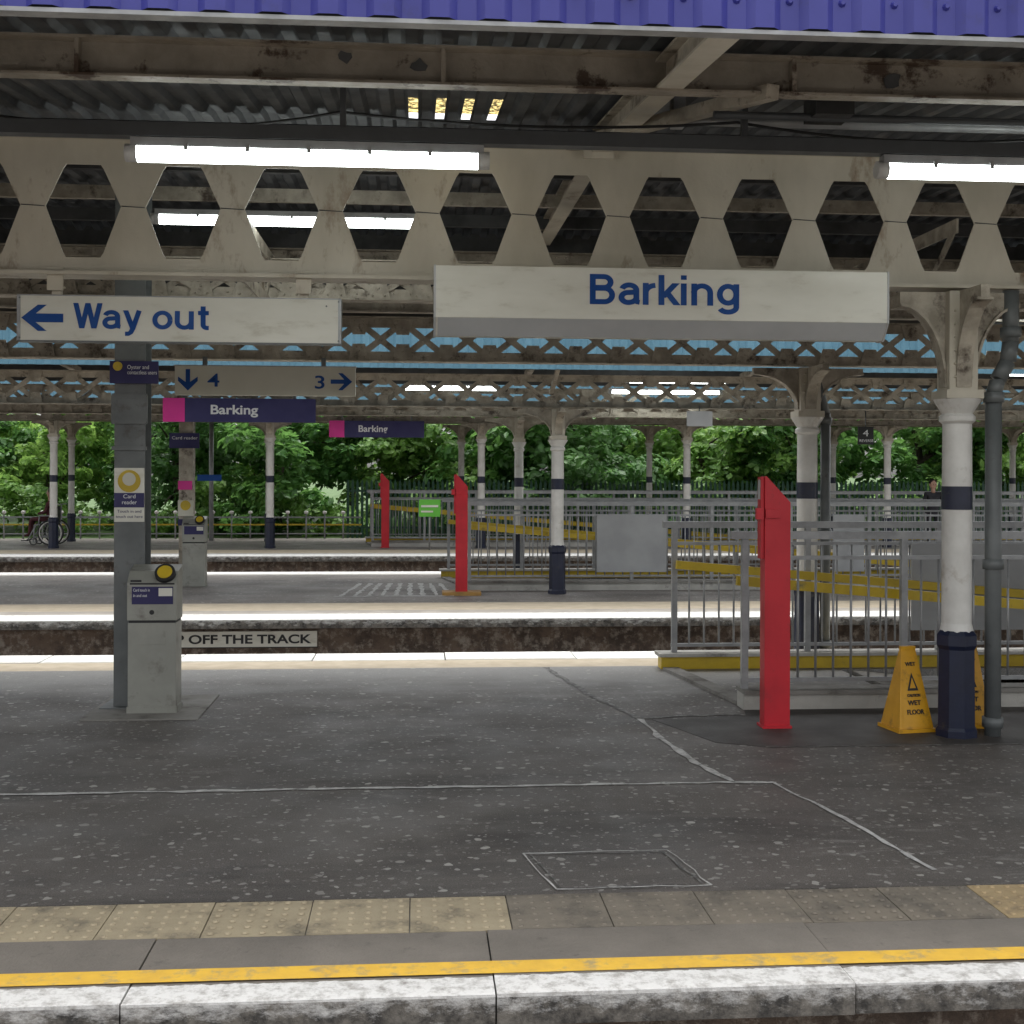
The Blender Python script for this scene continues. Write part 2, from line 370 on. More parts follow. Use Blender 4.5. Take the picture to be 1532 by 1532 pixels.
p.build('railway_platform')
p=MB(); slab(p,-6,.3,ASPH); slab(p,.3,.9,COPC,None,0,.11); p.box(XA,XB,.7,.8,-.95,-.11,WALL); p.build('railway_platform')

# ------------------------------------------------------------ canopies
def corr(mb,x0,x1,prof,pitch,h,m,skip=None,axis='roof'):
    n=int((x1-x0)/pitch)
    for i in range(n):
        xs=[x0+i*pitch+pitch*t for t in (0,.35,.5,.85,1)]; hs=[0,0,h,h,0]
        for j in range(4):
            for k,((ya,za),(yb,zb)) in enumerate(zip(prof[:-1],prof[1:])):
                if skip and skip(xs[j],k,j): continue
                if axis=='roof':
                    mb.face([(xs[j],ya,za+hs[j]),(xs[j+1],ya,za+hs[j+1]),(xs[j+1],yb,zb+hs[j+1]),(xs[j],yb,zb+hs[j])],m)
                else:
                    mb.face([(xs[j],ya-hs[j],za),(xs[j+1],ya-hs[j+1],za),(xs[j+1],yb-hs[j+1],zb),(xs[j],yb-hs[j],zb)],m)
def lattice(mb,x0,x1,Y,zb,zt,pitch,m,dw=.06,rivets=True):
    mb.box(x0,x1,Y-.008,Y+.008,zb+.012,zb+.10,m); mb.box(x0,x1,Y-.09,Y+.09,zb,zb+.012,m)
    mb.box(x0,x1,Y-.008,Y+.008,zt-.10,zt-.012,m); mb.box(x0,x1,Y-.09,Y+.09,zt-.012,zt,m)
    n=int((x1-x0)/pitch)
    for i in range(n):
        a=x0+i*pitch
        for yy,fl in ((Y-.022,0),(Y+.022,1)):
            z0,z1=(zb+.05,zt-.05)
            if (i+fl)%2: z0,z1=z1,z0
            mb.beam((a,yy,z0),(a+pitch,yy,z1),.012,dw,m)
        mb.prism([(a-.10,zb+.015),(a+.10,zb+.015),(a+.06,zb+.17),(a-.06,zb+.17)],'y',Y-.042,Y-.030,m)
        mb.prism([(a-.10,zt-.015),(a+.10,zt-.015),(a+.06,zt-.17),(a-.06,zt-.17)],'y',Y-.042,Y-.030,m)
        if rivets:
            for dx,dz in ((-.05,.04),(.05,.04),(0,.1),(-.03,.14),(.03,.14)):
                for zz in (zb+dz,zt-dz): mb.cyl((a+dx,Y-.042,zz),(a+dx,Y-.052,zz),.011,m,.006,6,False)
    if rivets:
        k=x0
        while k<x1:
            mb.cyl((k,Y-.008,zb+.06),(k,Y-.018,zb+.06),.011,m,.006,6,False); k+=.15
def hexgirder(mb,xc,n,p,Y,zb,zt,m):
    zm=(zb+zt)/2+.0; zh=zt-.165; zl=zb+.105; w=.242; tw=.110; y0,y1=Y-.007,Y+.007
    for i in range(-n,n):
        c=xc+i*p; a=c-p/2; b=c+p/2
        mb.prism([(a,zm+.001),(c-w,zm+.001),(c-tw-.02,zh-.03),(c-tw,zh),(c+tw,zh),(c+tw+.02,zh-.03),(c+w,zm+.001),(b,zm+.001),(b,zt),(a,zt)],'y',y0,y1,m)
        mb.prism([(a,zm-.001),(c-w,zm-.001),(c-tw-.02,zl+.03),(c-tw,zl),(c+tw,zl),(c+tw+.02,zl+.03),(c+w,zm-.001),(b,zm-.001),(b,zb),(a,zb)],'y',y0-.002,y1-.002,m)
        mb.beam((b-.075,Y-.012,zm+.004),(b+.075,Y-.012,zm-.004),.008,.005,SOFFIT)
    mb.box(xc-n*p,xc+n*p,Y-.11,Y+.11,zb-.022,zb,m); mb.box(xc-n*p,xc+n*p,Y-.11,Y+.11,zt,zt+.022,m)
    mb.box(xc-n*p,xc+n*p,Y-.06,Y-.012,zb+.0,zb+.012,m)
def spread_bracket(mb,cx,cy,z0,z1,r,reach,m,dirs=((1,0),(-1,0),(0,1),(0,-1))):
    pts=[]
    for k in range(9):
        t=k/8*math.pi/2; pts.append((r+(reach-r)*(1-math.cos(t)),z0+(z1-z0)*.86*math.sin(t)))
    for dx,dy in dirs:
        poly=pts+[(reach,z1),(0,z1),(0,z0)]
        if dx: mb.prism([(cx+dx*a,b) for a,b in poly],'y',cy-.03,cy+.03,m)
        else: mb.prism([(cy+dy*a,b) for a,b in poly],'x',cx-.03,cx+.03,m)
        for (a0,b0),(a1,b1) in zip(pts[:-1],pts[1:]):
            if dx: mb.beam((cx+dx*a0,cy,b0),(cx+dx*a1,cy,b1),.11,.018,m)
            else: mb.beam((cx,cy+dy*a0,b0),(cx,cy+dy*a1,b1),.11,.018,m)
def column(x,y,ztop,cap=2.32,sc=1,brk=True,reach=.5,seg=16):
    c=MB()
    c.lathe((x,y,0),[(.145*sc,0),(.145*sc,.05),(.13*sc,.07),(.125*sc,.60),(.14*sc,.63),(.14*sc,.70),(.115*sc,.73)],NAVY,8,False)
    c.lathe((x,y,0),[(.113*sc,.72),(.10*sc,.78),(.10*sc,1.56)],WHITEP,seg)
    c.lathe((x,y,0),[(.1*sc,1.56),(.103*sc,1.561),(.103*sc,1.72),(.1*sc,1.721)],NAVY,seg)
    c.lathe((x,y,0),[(.1*sc,1.72),(.097*sc,cap-.17),(.12*sc,cap-.15),(.12*sc,cap-.12),(.10*sc,cap-.10),(.15*sc,cap-.02),(.16*sc,cap),(.0,cap)],WHITEP,seg)
    c.box(x-.10*sc,x+.10*sc,y-.1*sc,y+.1*sc,cap+.001,ztop-.024,CREAM)
    c.box(x-.13*sc,x+.13*sc,y-.13*sc,y+.13*sc,cap+.002,cap+.06,CREAM)
    if brk: spread_bracket(c,x,y,cap+.08,ztop-.026,.10*sc,reach,CREAMD)
    for k in range(6):
        zz=cap+.15+k*.09
        for dx in(-.06,.06):
            if zz<ztop-.05: c.cyl((x+dx,y-.1*sc,zz),(x+dx,y-.112*sc,zz),.012,CREAM,.006,6,False)
    return c.build('canopy_column',(x,y,0))

CX0,CX1=-14.,19.
A=MB()
roofA=[(4.68,3.72),(7.4,4.04),(8.15,4.13),(8.3,4.15),(12.0,4.22),(12.32,4.12)]
def skA(x,k,j): return k==1 and j==0 and -.16<x<.46
corr(A,CX0,CX1,roofA,.17,.035,SHEET,skA)
A.face([(-.3,7.39,4.08),(.7,7.39,4.08),(.7,8.16,4.17),(-.3,8.16,4.17)],SKYL)
corr(A,CX0,CX1,[(4.62,3.49),(4.62,4.02)],.205,.03,BLUEF,None,'wall')
A.box(CX0,CX1,4.60,4.66,3.468,3.484,GREYL)
A.box(CX0,CX1,4.66,4.69,3.49,4.0,SOFFIT)
k=CX0
while k<CX1:
    for zz in (3.60,3.86): A.cyl((k+.035,4.621,zz),(k+.035,4.606,zz),.016,BLUEF,.008,8,False)
    k+=.205
A.box(CX0,CX1,12.26,12.36,3.30,4.26,SOFFIT); corr(A,CX0,CX1,[(12.40,3.28),(12.40,4.26)],.2,.02,CYANF,None,'wall')
hexgirder(A,1.03,22,.643,8.3,3.10,3.98,CREAM)
A.box(CX0,CX1,6.0,6.014,3.66,3.85,CREAMR); A.box(CX0,CX1,5.93,6.0,3.66,3.672,CREAMR); A.box(CX0,CX1,5.93,6.0,3.838,3.85,CREAMR)
k=CX0+.35
while k<CX1: A.box(k,k+.02,5.94,5.999,3.673,3.837,CREAMR); k+=1.72
def flake(x,z,r,m):
    pts=[]
    for q in range(9):
        a=q/9*2*math.pi; rr=r*random.uniform(.5,1.1); pts.append((x+rr*math.cos(a),z+rr*.8*math.sin(a)))
    A.prism(pts,'y',5.992,5.998,m)
for x,z,r in ((-.35,3.80,.05),(.0,3.77,.045),(2.35,3.76,.06),(4.2,3.72,.05),(-2.2,3.75,.04)): flake(x,z,r,SOFFIT)
A.box(CX0,CX1,5.10,5.16,3.66,3.72,STEEL)
for yy,zz in ((9.3,4.10),(10.4,4.12),(11.4,4.14)): A.box(CX0,CX1,yy,yy+.05,zz-.07,zz+.04,SOFFIT if yy!=10.4 else CREAMD)
for xr in (-13.7,-8.7,-4.3,1.22,6.3,11.3,16.3):
    for (ya,za),(yb,zb) in (((4.7,3.60),(8.18,4.02)),((8.42,4.06),(12.0,4.10)),):
        A.beam((xr,ya,za),(xr,yb,zb),.012,.13,CREAMD)
        A.beam((xr,ya,za-.07),(xr,yb,zb-.07),.13,.013,CREAM); A.beam((xr,ya,za+.07),(xr,yb,zb+.07),.12,.013,CREAMD)
    A.beam((xr+.5,5.9,3.66),(xr-.2,8.2,3.99),.07,.07,CREAMD)
A.box(CX0,CX1,6.37,6.45,3.50,3.57,TRUNK); A.cyl((CX0,6.6,3.62),(CX1,6.6,3.62),.02,TRUNK)
A.cyl((1.5,6.2,3.63),(CX1,6.2,3.60),.02,TRUNK); A.box(2.0,2.2,6.1,6.3,3.62,3.74,BLACK)
A.cyl((1.45,6.9,3.80),(CX1,6.9,3.80),.03,GREYL); A.box(1.43,1.5,6.85,6.95,3.76,3.99,GREYL)
A.box(1.1,1.3,8.17,8.19,3.9,4.0,CREAM)
k=-13
while k<CX1: A.box(k,k+.03,6.39,6.43,3.571,3.98,TRUNK); k+=2.1
def cable(x0,x1,y,z,sag):
    pr=None
    for q in range(13):
        t=q/12; pt=(x0+(x1-x0)*t,y,z-sag*4*t*(1-t))
        if pr: A.cyl(pr,pt,.008,BLACK,n=6,cap=False)
        pr=pt
for q in range(-6,8): cable(q*2.1-.4,q*2.1+1.7,6.5,3.68,.05+.03*(q%3)); cable(q*2.1-.4,q*2.1+1.7,8.9,4.02,.06)
lattice(A,CX0,CX1,12.0,2.87,3.30,.42,CREAMD)
lattice(A,CX0,CX1,12.06,3.36,3.95,.55,CREAMD,.07)
lattice(A,CX0,CX1,10.3,3.22,3.55,.36,CREAMD,.05)
for xr in (-6.,-1.2,3.78,8.6,13.4):
    A.box(xr-.008,xr+.008,8.42,11.9,3.12,3.22,CREAMD); A.box(xr-.008,xr+.008,8.42,11.9,3.5,3.6,CREAMD)
    for i in range(7):
        ya=8.45+i*.49; z0,z1=(3.17,3.55) if i%2 else (3.55,3.17)
        A.beam((xr,ya,z0),(xr,ya+.49,z1),.014,.06,CREAMD)
canA=A.build('platform_canopy')
B=MB()
corr(B,CX0-4,CX1+2,[(16.85,3.72),(18.4,3.95),(21.7,3.95),(22.6,3.75)],.25,.04,SHEET)
corr(B,CX0-4,CX1+2,[(16.8,3.22),(16.8,3.84)],.22,.03,CYANF,None,'wall'); B.box(CX0-4,CX1+2,16.83,16.85,3.22,3.72,SOFFIT)
B.box(CX0-4,CX1+2,22.6,22.66,3.42,3.8,SOFFIT)
lattice(B,CX0-4,CX1+2,18.4,2.78,3.27,.5,CREAMD,.07,False)
lattice(B,CX0-4,CX1+2,21.8,2.80,3.30,.5,CREAMD,.07,False)
B.box(CX0-4,CX1+2,17.3,17.38,3.6,3.67,CREAMD)
for xr in range(-18,22,4):
    B.beam((xr,16.9,3.6),(xr,18.3,3.85),.10,.10,CREAMD); B.beam((xr,18.5,3.85),(xr,22.5,3.6),.10,.10,CREAMD)
    B.beam((xr,16.9,3.5),(xr,18.4,3.0),.06,.06,CREAMD)
B.build('platform_canopy')
C=MB()
corr(C,-20,26,[(27.6,3.8),(29.8,4.0),(32.7,4.0),(33.9,3.8)],.3,.04,SHEET)
corr(C,-20,26,[(27.55,3.38),(27.55,3.92)],.3,.03,CYANF,None,'wall'); C.box(-20,26,27.58,27.6,3.38,3.8,SOFFIT)
C.box(-20,26,33.9,33.95,3.36,3.85,SOFFIT)
lattice(C,-20,26,29.8,3.02,3.42,.6,CREAMD,.07,False); lattice(C,-20,26,32.7,3.1,3.5,.6,CREAMD,.07,False)
C.build('platform_canopy')

column(3.72,8.28,3.08,2.32,1,True,.42)
column(3.84,11.94,2.87,2.36,1,True,.55)
column(-6.2,8.28,3.08); column(-6.1,11.94,2.87)
for x in (2.1,-7.9,12.1): column(x,18.4,2.78,2.30,.95,True,.6)
for x in (1.8,-8.2,11.8): column(x,21.8,2.80,2.35,.8,True,.6)
for k in range(-2,5): column(1.55+5.03*k,29.8,3.02,2.62,.9,True,.5,10)
for k in range(-2,4): column(1.17+5.03*k,32.7,3.1,2.62,.8,True,.5,10)

# ------------------------------------------------------------ drainpipes
d=MB(); d.cyl((3.97,8.26,0),(3.97,8.26,2.36),.055,GREYM)
pts=[(3.97,8.26,2.36),(4.0,8.26,2.46),(4.07,8.26,2.58),(4.09,8.26,2.72),(4.09,8.26,3.07)]
for a,b in zip(pts[:-1],pts[1:]): d.cyl(a,b,.055,GREYM)
for zz in (.06,1.15,2.3,2.75): d.cyl((3.97 if zz<2.5 else 4.09,8.26,zz),(3.97 if zz<2.5 else 4.09,8.26,zz+.07),.07,GREYM)
d.build('drainpipe')
d=MB(); d.cyl((4.02,11.93,0),(4.02,11.93,2.4),.05,GREYM); d.cyl((4.02,11.93,2.4),(3.9,11.93,2.8),.05,GREYM)
for zz in (.1,1.2,2.3): d.cyl((4.02,11.93,zz),(4.02,11.93,zz+.06),.065,GREYM)
d.build('drainpipe')

# ------------------------------------------------------------ lamps
def lamp(x0,x1,y,z,s=1):
    m=MB(); r=.045*s
    m.box(x0+.03,x1-.03,y-.035*s,y+.035*s,z+.03*s,z+.075*s,GREYL)
    m.cyl((x0+.06,y,z),(x1-.06,y,z),r,TUBE,n=14)
    m.cyl((x0,y,z),(x0+.06,y,z),r*1.02,TUBEB,n=14); m.cyl((x1-.06,y,z),(x1,y,z),r*1.02,TUBEB,n=14)
    for k in range(1,6):
        xx=x0+(x1-x0)*k/6; m.box(xx-.01,xx+.01,y-r*1.08,y-r*.6,z+r*.2,z+r*.95,GREYL)
    return m.build('fluorescent_lamp',((x0+x1)/2,y,z))
lamp(-1.48,.37,6.41,3.42); lamp(2.43,4.28,6.41,3.42)
lamp(-1.95,.1,9.25,3.66,.9)
lamp(-.25,1.35,20.2,3.19,.9); lamp(3.4,5.1,20.0,3.32,.9); lamp(3.3,5.3,21.2,3.22,.8)
lamp(9.6,11.2,20,3.5,.9); lamp(5.2,7,12.2,3.25,.9); lamp(-2.4,-2.0,12.2,3.22,.5)

# ------------------------------------------------------------ signs
s=MB(); s.box(-2.59,-.505,8.255,8.335,2.655,2.945,SIGNW)
for x in (-2.59,-.52): s.box(x-.003,x+.018,8.25,8.34,2.652,2.948,GREYL)
s.box(-2.59,-.505,8.25,8.34,2.945,2.952,GREYL); s.box(-2.59,-.505,8.25,8.34,2.646,2.655,GREYM)
for x in (-2.35,-.75):
    s.box(x-.03,x+.03,8.28,8.31,2.952,3.08,CREAM); s.box(x-.05,x+.05,8.24,8.26,2.98,3.13,CREAM); s.box(x-.05,x+.05,8.26,8.31,3.0,3.01,CREAM)
for x,z in ((-2.575,2.93),(-2.575,2.67),(-.52,2.93),(-.52,2.67),(-.6,2.90)): s.cyl((x,8.25,z),(x,8.246,z),.006,GREYM,n=8)
az=2.80
s.prism([(-2.565,az),(-2.46,az+.085),(-2.405,az+.085),(-2.475,az+.028),(-2.30,az+.028),(-2.30,az-.028),(-2.475,az-.028),(-2.405,az-.085),(-2.46,az-.085)],'y',8.250,8.2545,TXTB)
w=s.build('way_out_sign',(-1.55,8.3,2.8))
grotesque('Way out',-2.235,8.252,2.735,.165,.865,TXTB,w)
s=MB(); s.prism([(7.93,2.80),(7.93,3.13),(8.12,3.13),(8.12,2.69),(8.02,2.69)],'x',.115,3.09,SIGNW)
for x in (.105,3.085): s.prism([(7.925,2.798),(7.925,3.135),(8.125,3.135),(8.125,2.685),(8.018,2.685)],'x',x,x+.012,SIGNG)
s.face([(.13,7.9265,2.796),(3.08,7.9265,2.796),(3.08,8.0165,2.688),(.13,8.0165,2.688)],SIGNG)
s.box(.3,.36,8.121,8.2,3.0,3.12,GREYM); s.box(2.8,2.86,8.121,8.2,3.0,3.12,GREYM)
w=s.build('station_name_sign',(1.6,8,2.9)); grotesque('Barking',1.11,7.928,2.895,.195,1.0,TXTB,w)
s=MB(); s.box(-2.25,-.58,11.72,11.79,2.52,2.79,SIGNC); s.box(-2.26,-.57,11.715,11.795,2.79,2.80,GREYL); s.box(-2.0,-1.96,11.74,11.78,2.8,2.88,GREYM); s.box(-.9,-.86,11.74,11.78,2.8,2.88,GREYM)
s.prism([(-2.13,2.56),(-2.22,2.65),(-2.22,2.69),(-2.15,2.64),(-2.15,2.76),(-2.11,2.76),(-2.11,2.64),(-2.04,2.69),(-2.04,2.65)],'y',11.714,11.7185,TXTB)
s.prism([(-.61,2.655),(-.70,2.735),(-.74,2.735),(-.685,2.675),(-.81,2.675),(-.81,2.635),(-.685,2.635),(-.74,2.575),(-.70,2.575)],'y',11.714,11.7185,TXTB)
w=s.build('platform_direction_sign',(-1.4,11.75,2.65)); text('4',-1.95,11.717,2.60,.12,.11,TXTB,w,bold=.002); text('3',-.97,11.717,2.59,.12,.09,TXTB,w,bold=.002)
def psign(x0,x1,y,z0,z1,tx,tw,cap):
    s=MB(); s.box(x0,x1,y,y+.06,z0,z1,TXTN); s.box(x0-.002,x0+(z1-z0)*.9,y-.004,y-.001,z0,z1,PINK)
    for x in (x0+.3,x1-.3): s.box(x-.02,x+.02,y+.02,y+.05,z1,z1+.14,GREYM)
    w=s.build('purple_station_name_sign',((x0+x1)/2,y,z0)); text('Barking',tx,y-.003,(z0+z1)/2-cap*.42,cap,tw,TXTW,w,bold=.004)
psign(-3.62,-1.46,18.0,2.52,2.86,-2.96,.67,.13)
psign(-2.05,.17,29.2,2.63,3.02,-1.38,.68,.15)
s=MB(); s.box(6.9,7.14,18.9,18.95,2.27,2.55,TXTK); s.cyl((7.02,18.93,2.55),(7.02,18.93,2.8),.01,GREYM); w=s.build('platform_number_sign',(7,18.9,2.4)); text('4',6.965,18.898,2.40,.10,.09,TXTW,w); text('REVERSE',6.91,18.898,2.31,.04,.22,TXTW,w)
s=MB(); s.box(3.95,4.33,17.9,17.93,2.5,2.72,SIGNG); s.cyl((4.14,17.92,2.72),(4.14,17.92,2.8),.01,GREYM); s.build('small_platform_sign')
s=MB(); s.box(-3.30,-1.22,15.385,15.415,-.345,-.155,SIGNW); s.box(-3.31,-1.21,15.38,15.384,-.355,-.345,TXTK); w=s.build('track_warning_sign'); text('STEP OFF THE TRACK',-3.25,15.382,-.30,.105,1.96,TXTK,w,bold=.004)

# ------------------------------------------------------------ grey post with plates + validators
s=MB(); px,py=-2.18,9.72
s.box(px-.115,px+.115,py-.11,py-.098,0,4.15,GREYM); s.box(px-.115,px+.115,py+.098,py+.11,0,4.15,GREYM); s.box(px-.007,px+.007,py-.0975,py+.0975,0,4.15,GREYM)
s.box(px-.2,px+.2,py-.2,py+.2,.001,.02,GREYM)
for zz in (2.38,2.18,1.98): s.box(px-.13,px+.13,py-.135,py-.11,zz-.015,zz+.015,GREYM)
s.box(px-.135,px+.135,py-.13,py-.111,2.17,2.38,GREYM)
s.box(px-.112,px+.112,py-.122,py-.112,1.42,1.83,SIGNW); s.box(px-.112,px+.112,py-.126,py-.1225,1.53,1.64,TXTN)
s.cyl((px,py-.123,1.73),(px,py-.128,1.73),.085,YEL,n=24); s.cyl((px,py-.129,1.745),(px,py-.13,1.745),.05,SIGNC,n=20)
s.box(px-.02,px+.22,py-.16,py-.14,2.47,2.64,TXTN); s.box(px-.14,px-.02,py-.16,py-.14,2.47,2.64,TXTN); s.cyl((px-.08,py-.161,2.60),(px-.08,py-.165,2.60),.035,YEL,n=16)
w=s.build('card_reader_signpost',(px,py,0))
text('Oyster and',px-.01,py-.1605,2.58,.03,.16,TXTW,w); text('contactless users',px-.01,py-.1605,2.54,.03,.22,TXTW,w); text('Card',px-.045,py-.1265,1.60,.03,.09,TXTW,w); text('reader',px-.055,py-.1265,1.555,.03,.11,TXTW,w)
text('Touch in and',px-.09,py-.1225,1.49,.022,.18,TXTN,w); text('touch out here',px-.1,py-.1225,1.45,.022,.2,TXTN,w)
def validator(cx,cy,sc=1):
    v=MB(); W=.175
    v.box(cx-W,cx+W,cy-.11,cy+.11,.0,.68,CASE); v.box(cx-W-.008,cx+W+.008,cy-.118,cy+.118,0.0,.06,CASE)
    v.box(cx-W+.004,cx+W-.004,cy-.106,cy+.106,.68,.70,TXTK)
    v.prism([(cy-.118,.70),(cy-.118,.98),(cy-.04,1.06),(cy+.118,1.10),(cy+.118,.70)],'x',cx-W-.005,cx+W+.005,CASE)
    v.box(cx-W+.03,cx+W-.02,cy-.123,cy-.1185,.82,.95,TXTN); v.box(cx+.05,cx+.15,cy-.126,cy-.1235,.88,.94,SIGNW)
    v.box(cx-W+.015,cx+W-.01,cy-.122,cy-.1185,.965,.978,TXTK)
    a=Vector((0,-.85,.62)).normalized(); c=Vector((cx+.09,cy-.085,1.045))
    v.cyl(c-a*.03,c+a*.02,.075,TXTK,n=24); v.cyl(c+a*.021,c+a*.026,.055,YEL,n=24)
    v.cyl((cx,cy-.119,.76),(cx,cy-.123,.76),.018,TXTK,n=12)
    v.box(cx-W+.02,cx-W+.1,cy-.123,cy-.1185,.985,1.0,TXTK)
    v.box(cx-.1,cx+.1,cy-.113,cy-.1105,.52,.56,CASE)
    return v.build('ticket_validator',(cx,cy,0),bevel=.006)
w=validator(-1.955,9.46); text('Card touch in',-2.09,9.335,.915,.022,.12,TXTW,w); text('in and out',-2.09,9.335,.875,.022,.1,TXTW,w)
s=MB(); s.prism([(-2.42,9.12),(-1.58,9.12),(-1.58,10.1),(-2.42,10.1)],'z',.001,.012,CONC); s.build('concrete_plinth')
validator(-3.50,19.9)
s=MB(); s.box(-3.78,-3.56,20.05,20.25,0,3.0,CREAMD); s.box(-3.79,-3.55,20.03,20.049,1.1,1.35,SIGNC); s.cyl((-3.67,20.028,1.27),(-3.67,20.02,1.27),.08,YEL,n=16); s.box(-3.79,-3.57,20.03,20.049,1.52,1.66,PINK); s.box(-3.92,-3.45,19.98,20.0,2.18,2.42,TXTN); s.box(-3.79,-3.55,20.03,20.049,.95,1.05,TXTN)
s.box(-3.5,-3.12,20.1,20.12,1.66,1.76,TXTB); w=s.build('card_reader_signpost',(-3.67,20.1,0)); text('Card reader',-3.88,19.978,2.32,.05,.4,TXTW,w)
s=MB(); s.cyl((-5.4,33.1,0),(-5.4,33.1,3.4),.06,GREYL); s.build('steel_pole')

# ------------------------------------------------------------ red posts
def redpost(x,y,w=.20):
    r=MB(); r.prism([(x-w*.42,0),(x+w/2,0),(x+w/2,1.60),(x-w*.36,1.785),(x-w*.42,1.785)],'y',y-.05,y+.07,RED)
    r.box(x-w*.5-.01,x-w*.42-.0005,y-.03,y+.05,1.2,1.78,RED)
    r.box(x-w*.5-.012,x-w*.5-.0102,y-.02,y+.04,1.62,1.76,SIGNG)
    r.box(x-w*.5-.05,x-w*.42-.012,y-.065,y-.03,1.48,1.56,RED); r.box(x-w*.42,x+w*.1,y-.07,y-.0505,1.49,1.55,RED)
    r.box(x-w*.5,x+w*.55,y-.07,y+.09,0.001,.02,RED)
    return r.build('red_marker_post',(x,y,0),bevel=.004)
redpost(2.54,8.63); redpost(.655,18.3,.19); redpost(-.76,29.85,.2)

# ------------------------------------------------------------ ramps with railings
def railing(mb,x0,x1,y,step=.14):
    mb.box(x0-.08,x1,y-.035,y+.035,1.30,1.36,GREYL)
    mb.box(x0,x1,y-.015,y+.015,1.14,1.17,GREYL); mb.box(x0,x1,y-.015,y+.015,.20,.23,GREYL)
    k=x0+.03; i=0
    while k<x1:
        if i%9==0:
            mb.box(k-.025,k+.025,y-.025,y+.025,.12,1.299,GREYL)
        else: mb.cyl((k,y,.23),(k,y,1.14),.010,GREYL,n=6)
        k+=step; i+=1
def ramp_enc(x0,x0b,x1,y0,y1,panels=(),deep=4):
    e=MB()
    e.box(x0,x1,y0-.10,y0+.10,0.001,.12,CONCL); e.box(x0,x1,y0-.13,y0+.13,.12,.15,CONC)
    e.box(x0b,x1,y1-.06,y1+.10,0.001,.12,YEL); e.box(x0b-.03,x1,y1-.12,y1+.12,.12,.15,CONCL)
    e.prism([(x0b,y1-.13),(x0b+.14,y1-.13),(x0+.14,y0+.135),(x0,y0+.135)],'z',.001,.03,CONC)
    railing(e,x0,x1,y0); railing(e,x0b+.1,x1,y1)
    for yy,xs in ((y0+.12,x0),(y1-.14,x0b+.12)):
        a=(xs,yy,.97); b=(xs+5,yy,.97-5*.085); e.beam(a,b,.05,.075,YEL); c=(x1,yy,b[2]-(x1-xs-5)*.085); e.beam(b,c,.05,.075,YEL)
    for a,b,m,yy,z0,z1 in panels: e.box(a,b,yy-.04,yy-.02,z0,z1,m)
    e.prism([(x0+1.5,-.001),(x1,-.9),(x1,-.94),(x0+1.5,-.3)],'y',y0+.22,y1-.17,CONC)
    return e.build('ramp_railing')
ramp_enc(2.49,2.25,14,9.36,11.3,[(4.6,7.2,PANEL,11.24,.35,1.16)])
ramp_enc(.78,.42,14,19.0,21.3,[(2.77,3.86,PANEL,18.95,.28,1.17),(6.5,7.0,PANEL,18.95,.28,1.17)])
ramp_enc(-1.1,-1.3,18,29.0+1.3,32.0,[])
f=MB(); k=-22.
while k<-1.5:
    f.cyl((k,34.0,0),(k,34.0,.66),.022,GREYL,n=6); f.lathe((k,34,0),[(0.0,.655),(.05,.68),(.06,.71),(.05,.745),(0,.76)],WHITEP,8); k+=.5
f.box(-22,-1.5,33.99,34.01,.56,.60,GREYL); f.box(-22,-1.5,33.985,34.015,.36,.40,YEL); f.box(-22,-1.5,33.99,34.01,.12,.15,GREYL)
f.build('boundary_railing')
f=MB(); k=-2.
while k<26:
    f.prism([(k,-.1),(k+.075,-.1),(k+.075,1.5),(k+.037,1.62),(k,1.5)],'y',35.6,35.615,DGREEN); k+=.135
f.box(-2,26,35.62,35.66,.2,.26,DGREEN); f.box(-2,26,35.62,35.66,1.25,1.31,DGREEN); f.build('palisade_fence')
s=MB(); s.box(.05,.55,31.9-3,31.93-3,.78,1.18,GREENS); s.box(.1,.5,31.885-3,31.899-3,1.0,1.05,SIGNW); s.box(.1,.38,31.885-3,31.899-3,.88,.92,SIGNW); s.cyl((.3,31.95-3,0),(.3,31.95-3,1.2),.02,GREYL); s.build('green_notice_sign')

# ------------------------------------------------------------ wet floor signs
def wet(x,y,rot=0):
    s=MB(); h=.565; w0=.135; w1=.055
    for sg in (-1,1):
        def Q(u,t,o=0):
            return (u*(w0+(w1-w0)*t), sg*(.12*(1-t)+.012+o), h*t)
        for a,b in ((0,.04),(.04,1)):
            s.face([Q(-1,a),Q(1,a),Q(1,b),Q(-1,b)],YPLAS)
        s.face([Q(-.8,.06,.004),Q(.8,.06,.004),Q(.8,.92,.004),Q(-.8,.92,.004)],YPLAS)
        s.face([Q(-.45,.50,.006),Q(.45,.50,.006),Q(0,.72,.006)],TXTK); s.face([Q(-.25,.53,.008),Q(.25,.53,.008),Q(0,.66,.008)],YPLAS)
    for u in (-1,1):
        s.face([(u*w0,-.132,0),(u*w0,.132,0),(u*w1,.012,h),(u*w1,-.012,h)],YPLAS)
    s.box(-w0-.012,w0+.012,-.145,.145,0.0,.025,YPLAS); s.box(-w1,w1,-.016,.016,h-.01,h+.02,YPLAS)
    o=s.build('wet_floor_sign')
    tl=math.degrees(math.atan(.12/h))
    for t,body,wd,cp in ((.80,'WET',.08,.026),(.43,'CAUTION',.10,.018),(.33,'WET',.10,.032),(.22,'FLOOR',.13,.032)):
        text(body,-wd/2,-(.12*(1-t)+.021),h*t,cp,wd,TXTK,o,bold=.001,tilt=tl)
    o.location=(x,y,0.004); o.rotation_euler=(0,0,rot); return o
wet(3.46,8.50,.15); wet(3.96,8.62,-.2)

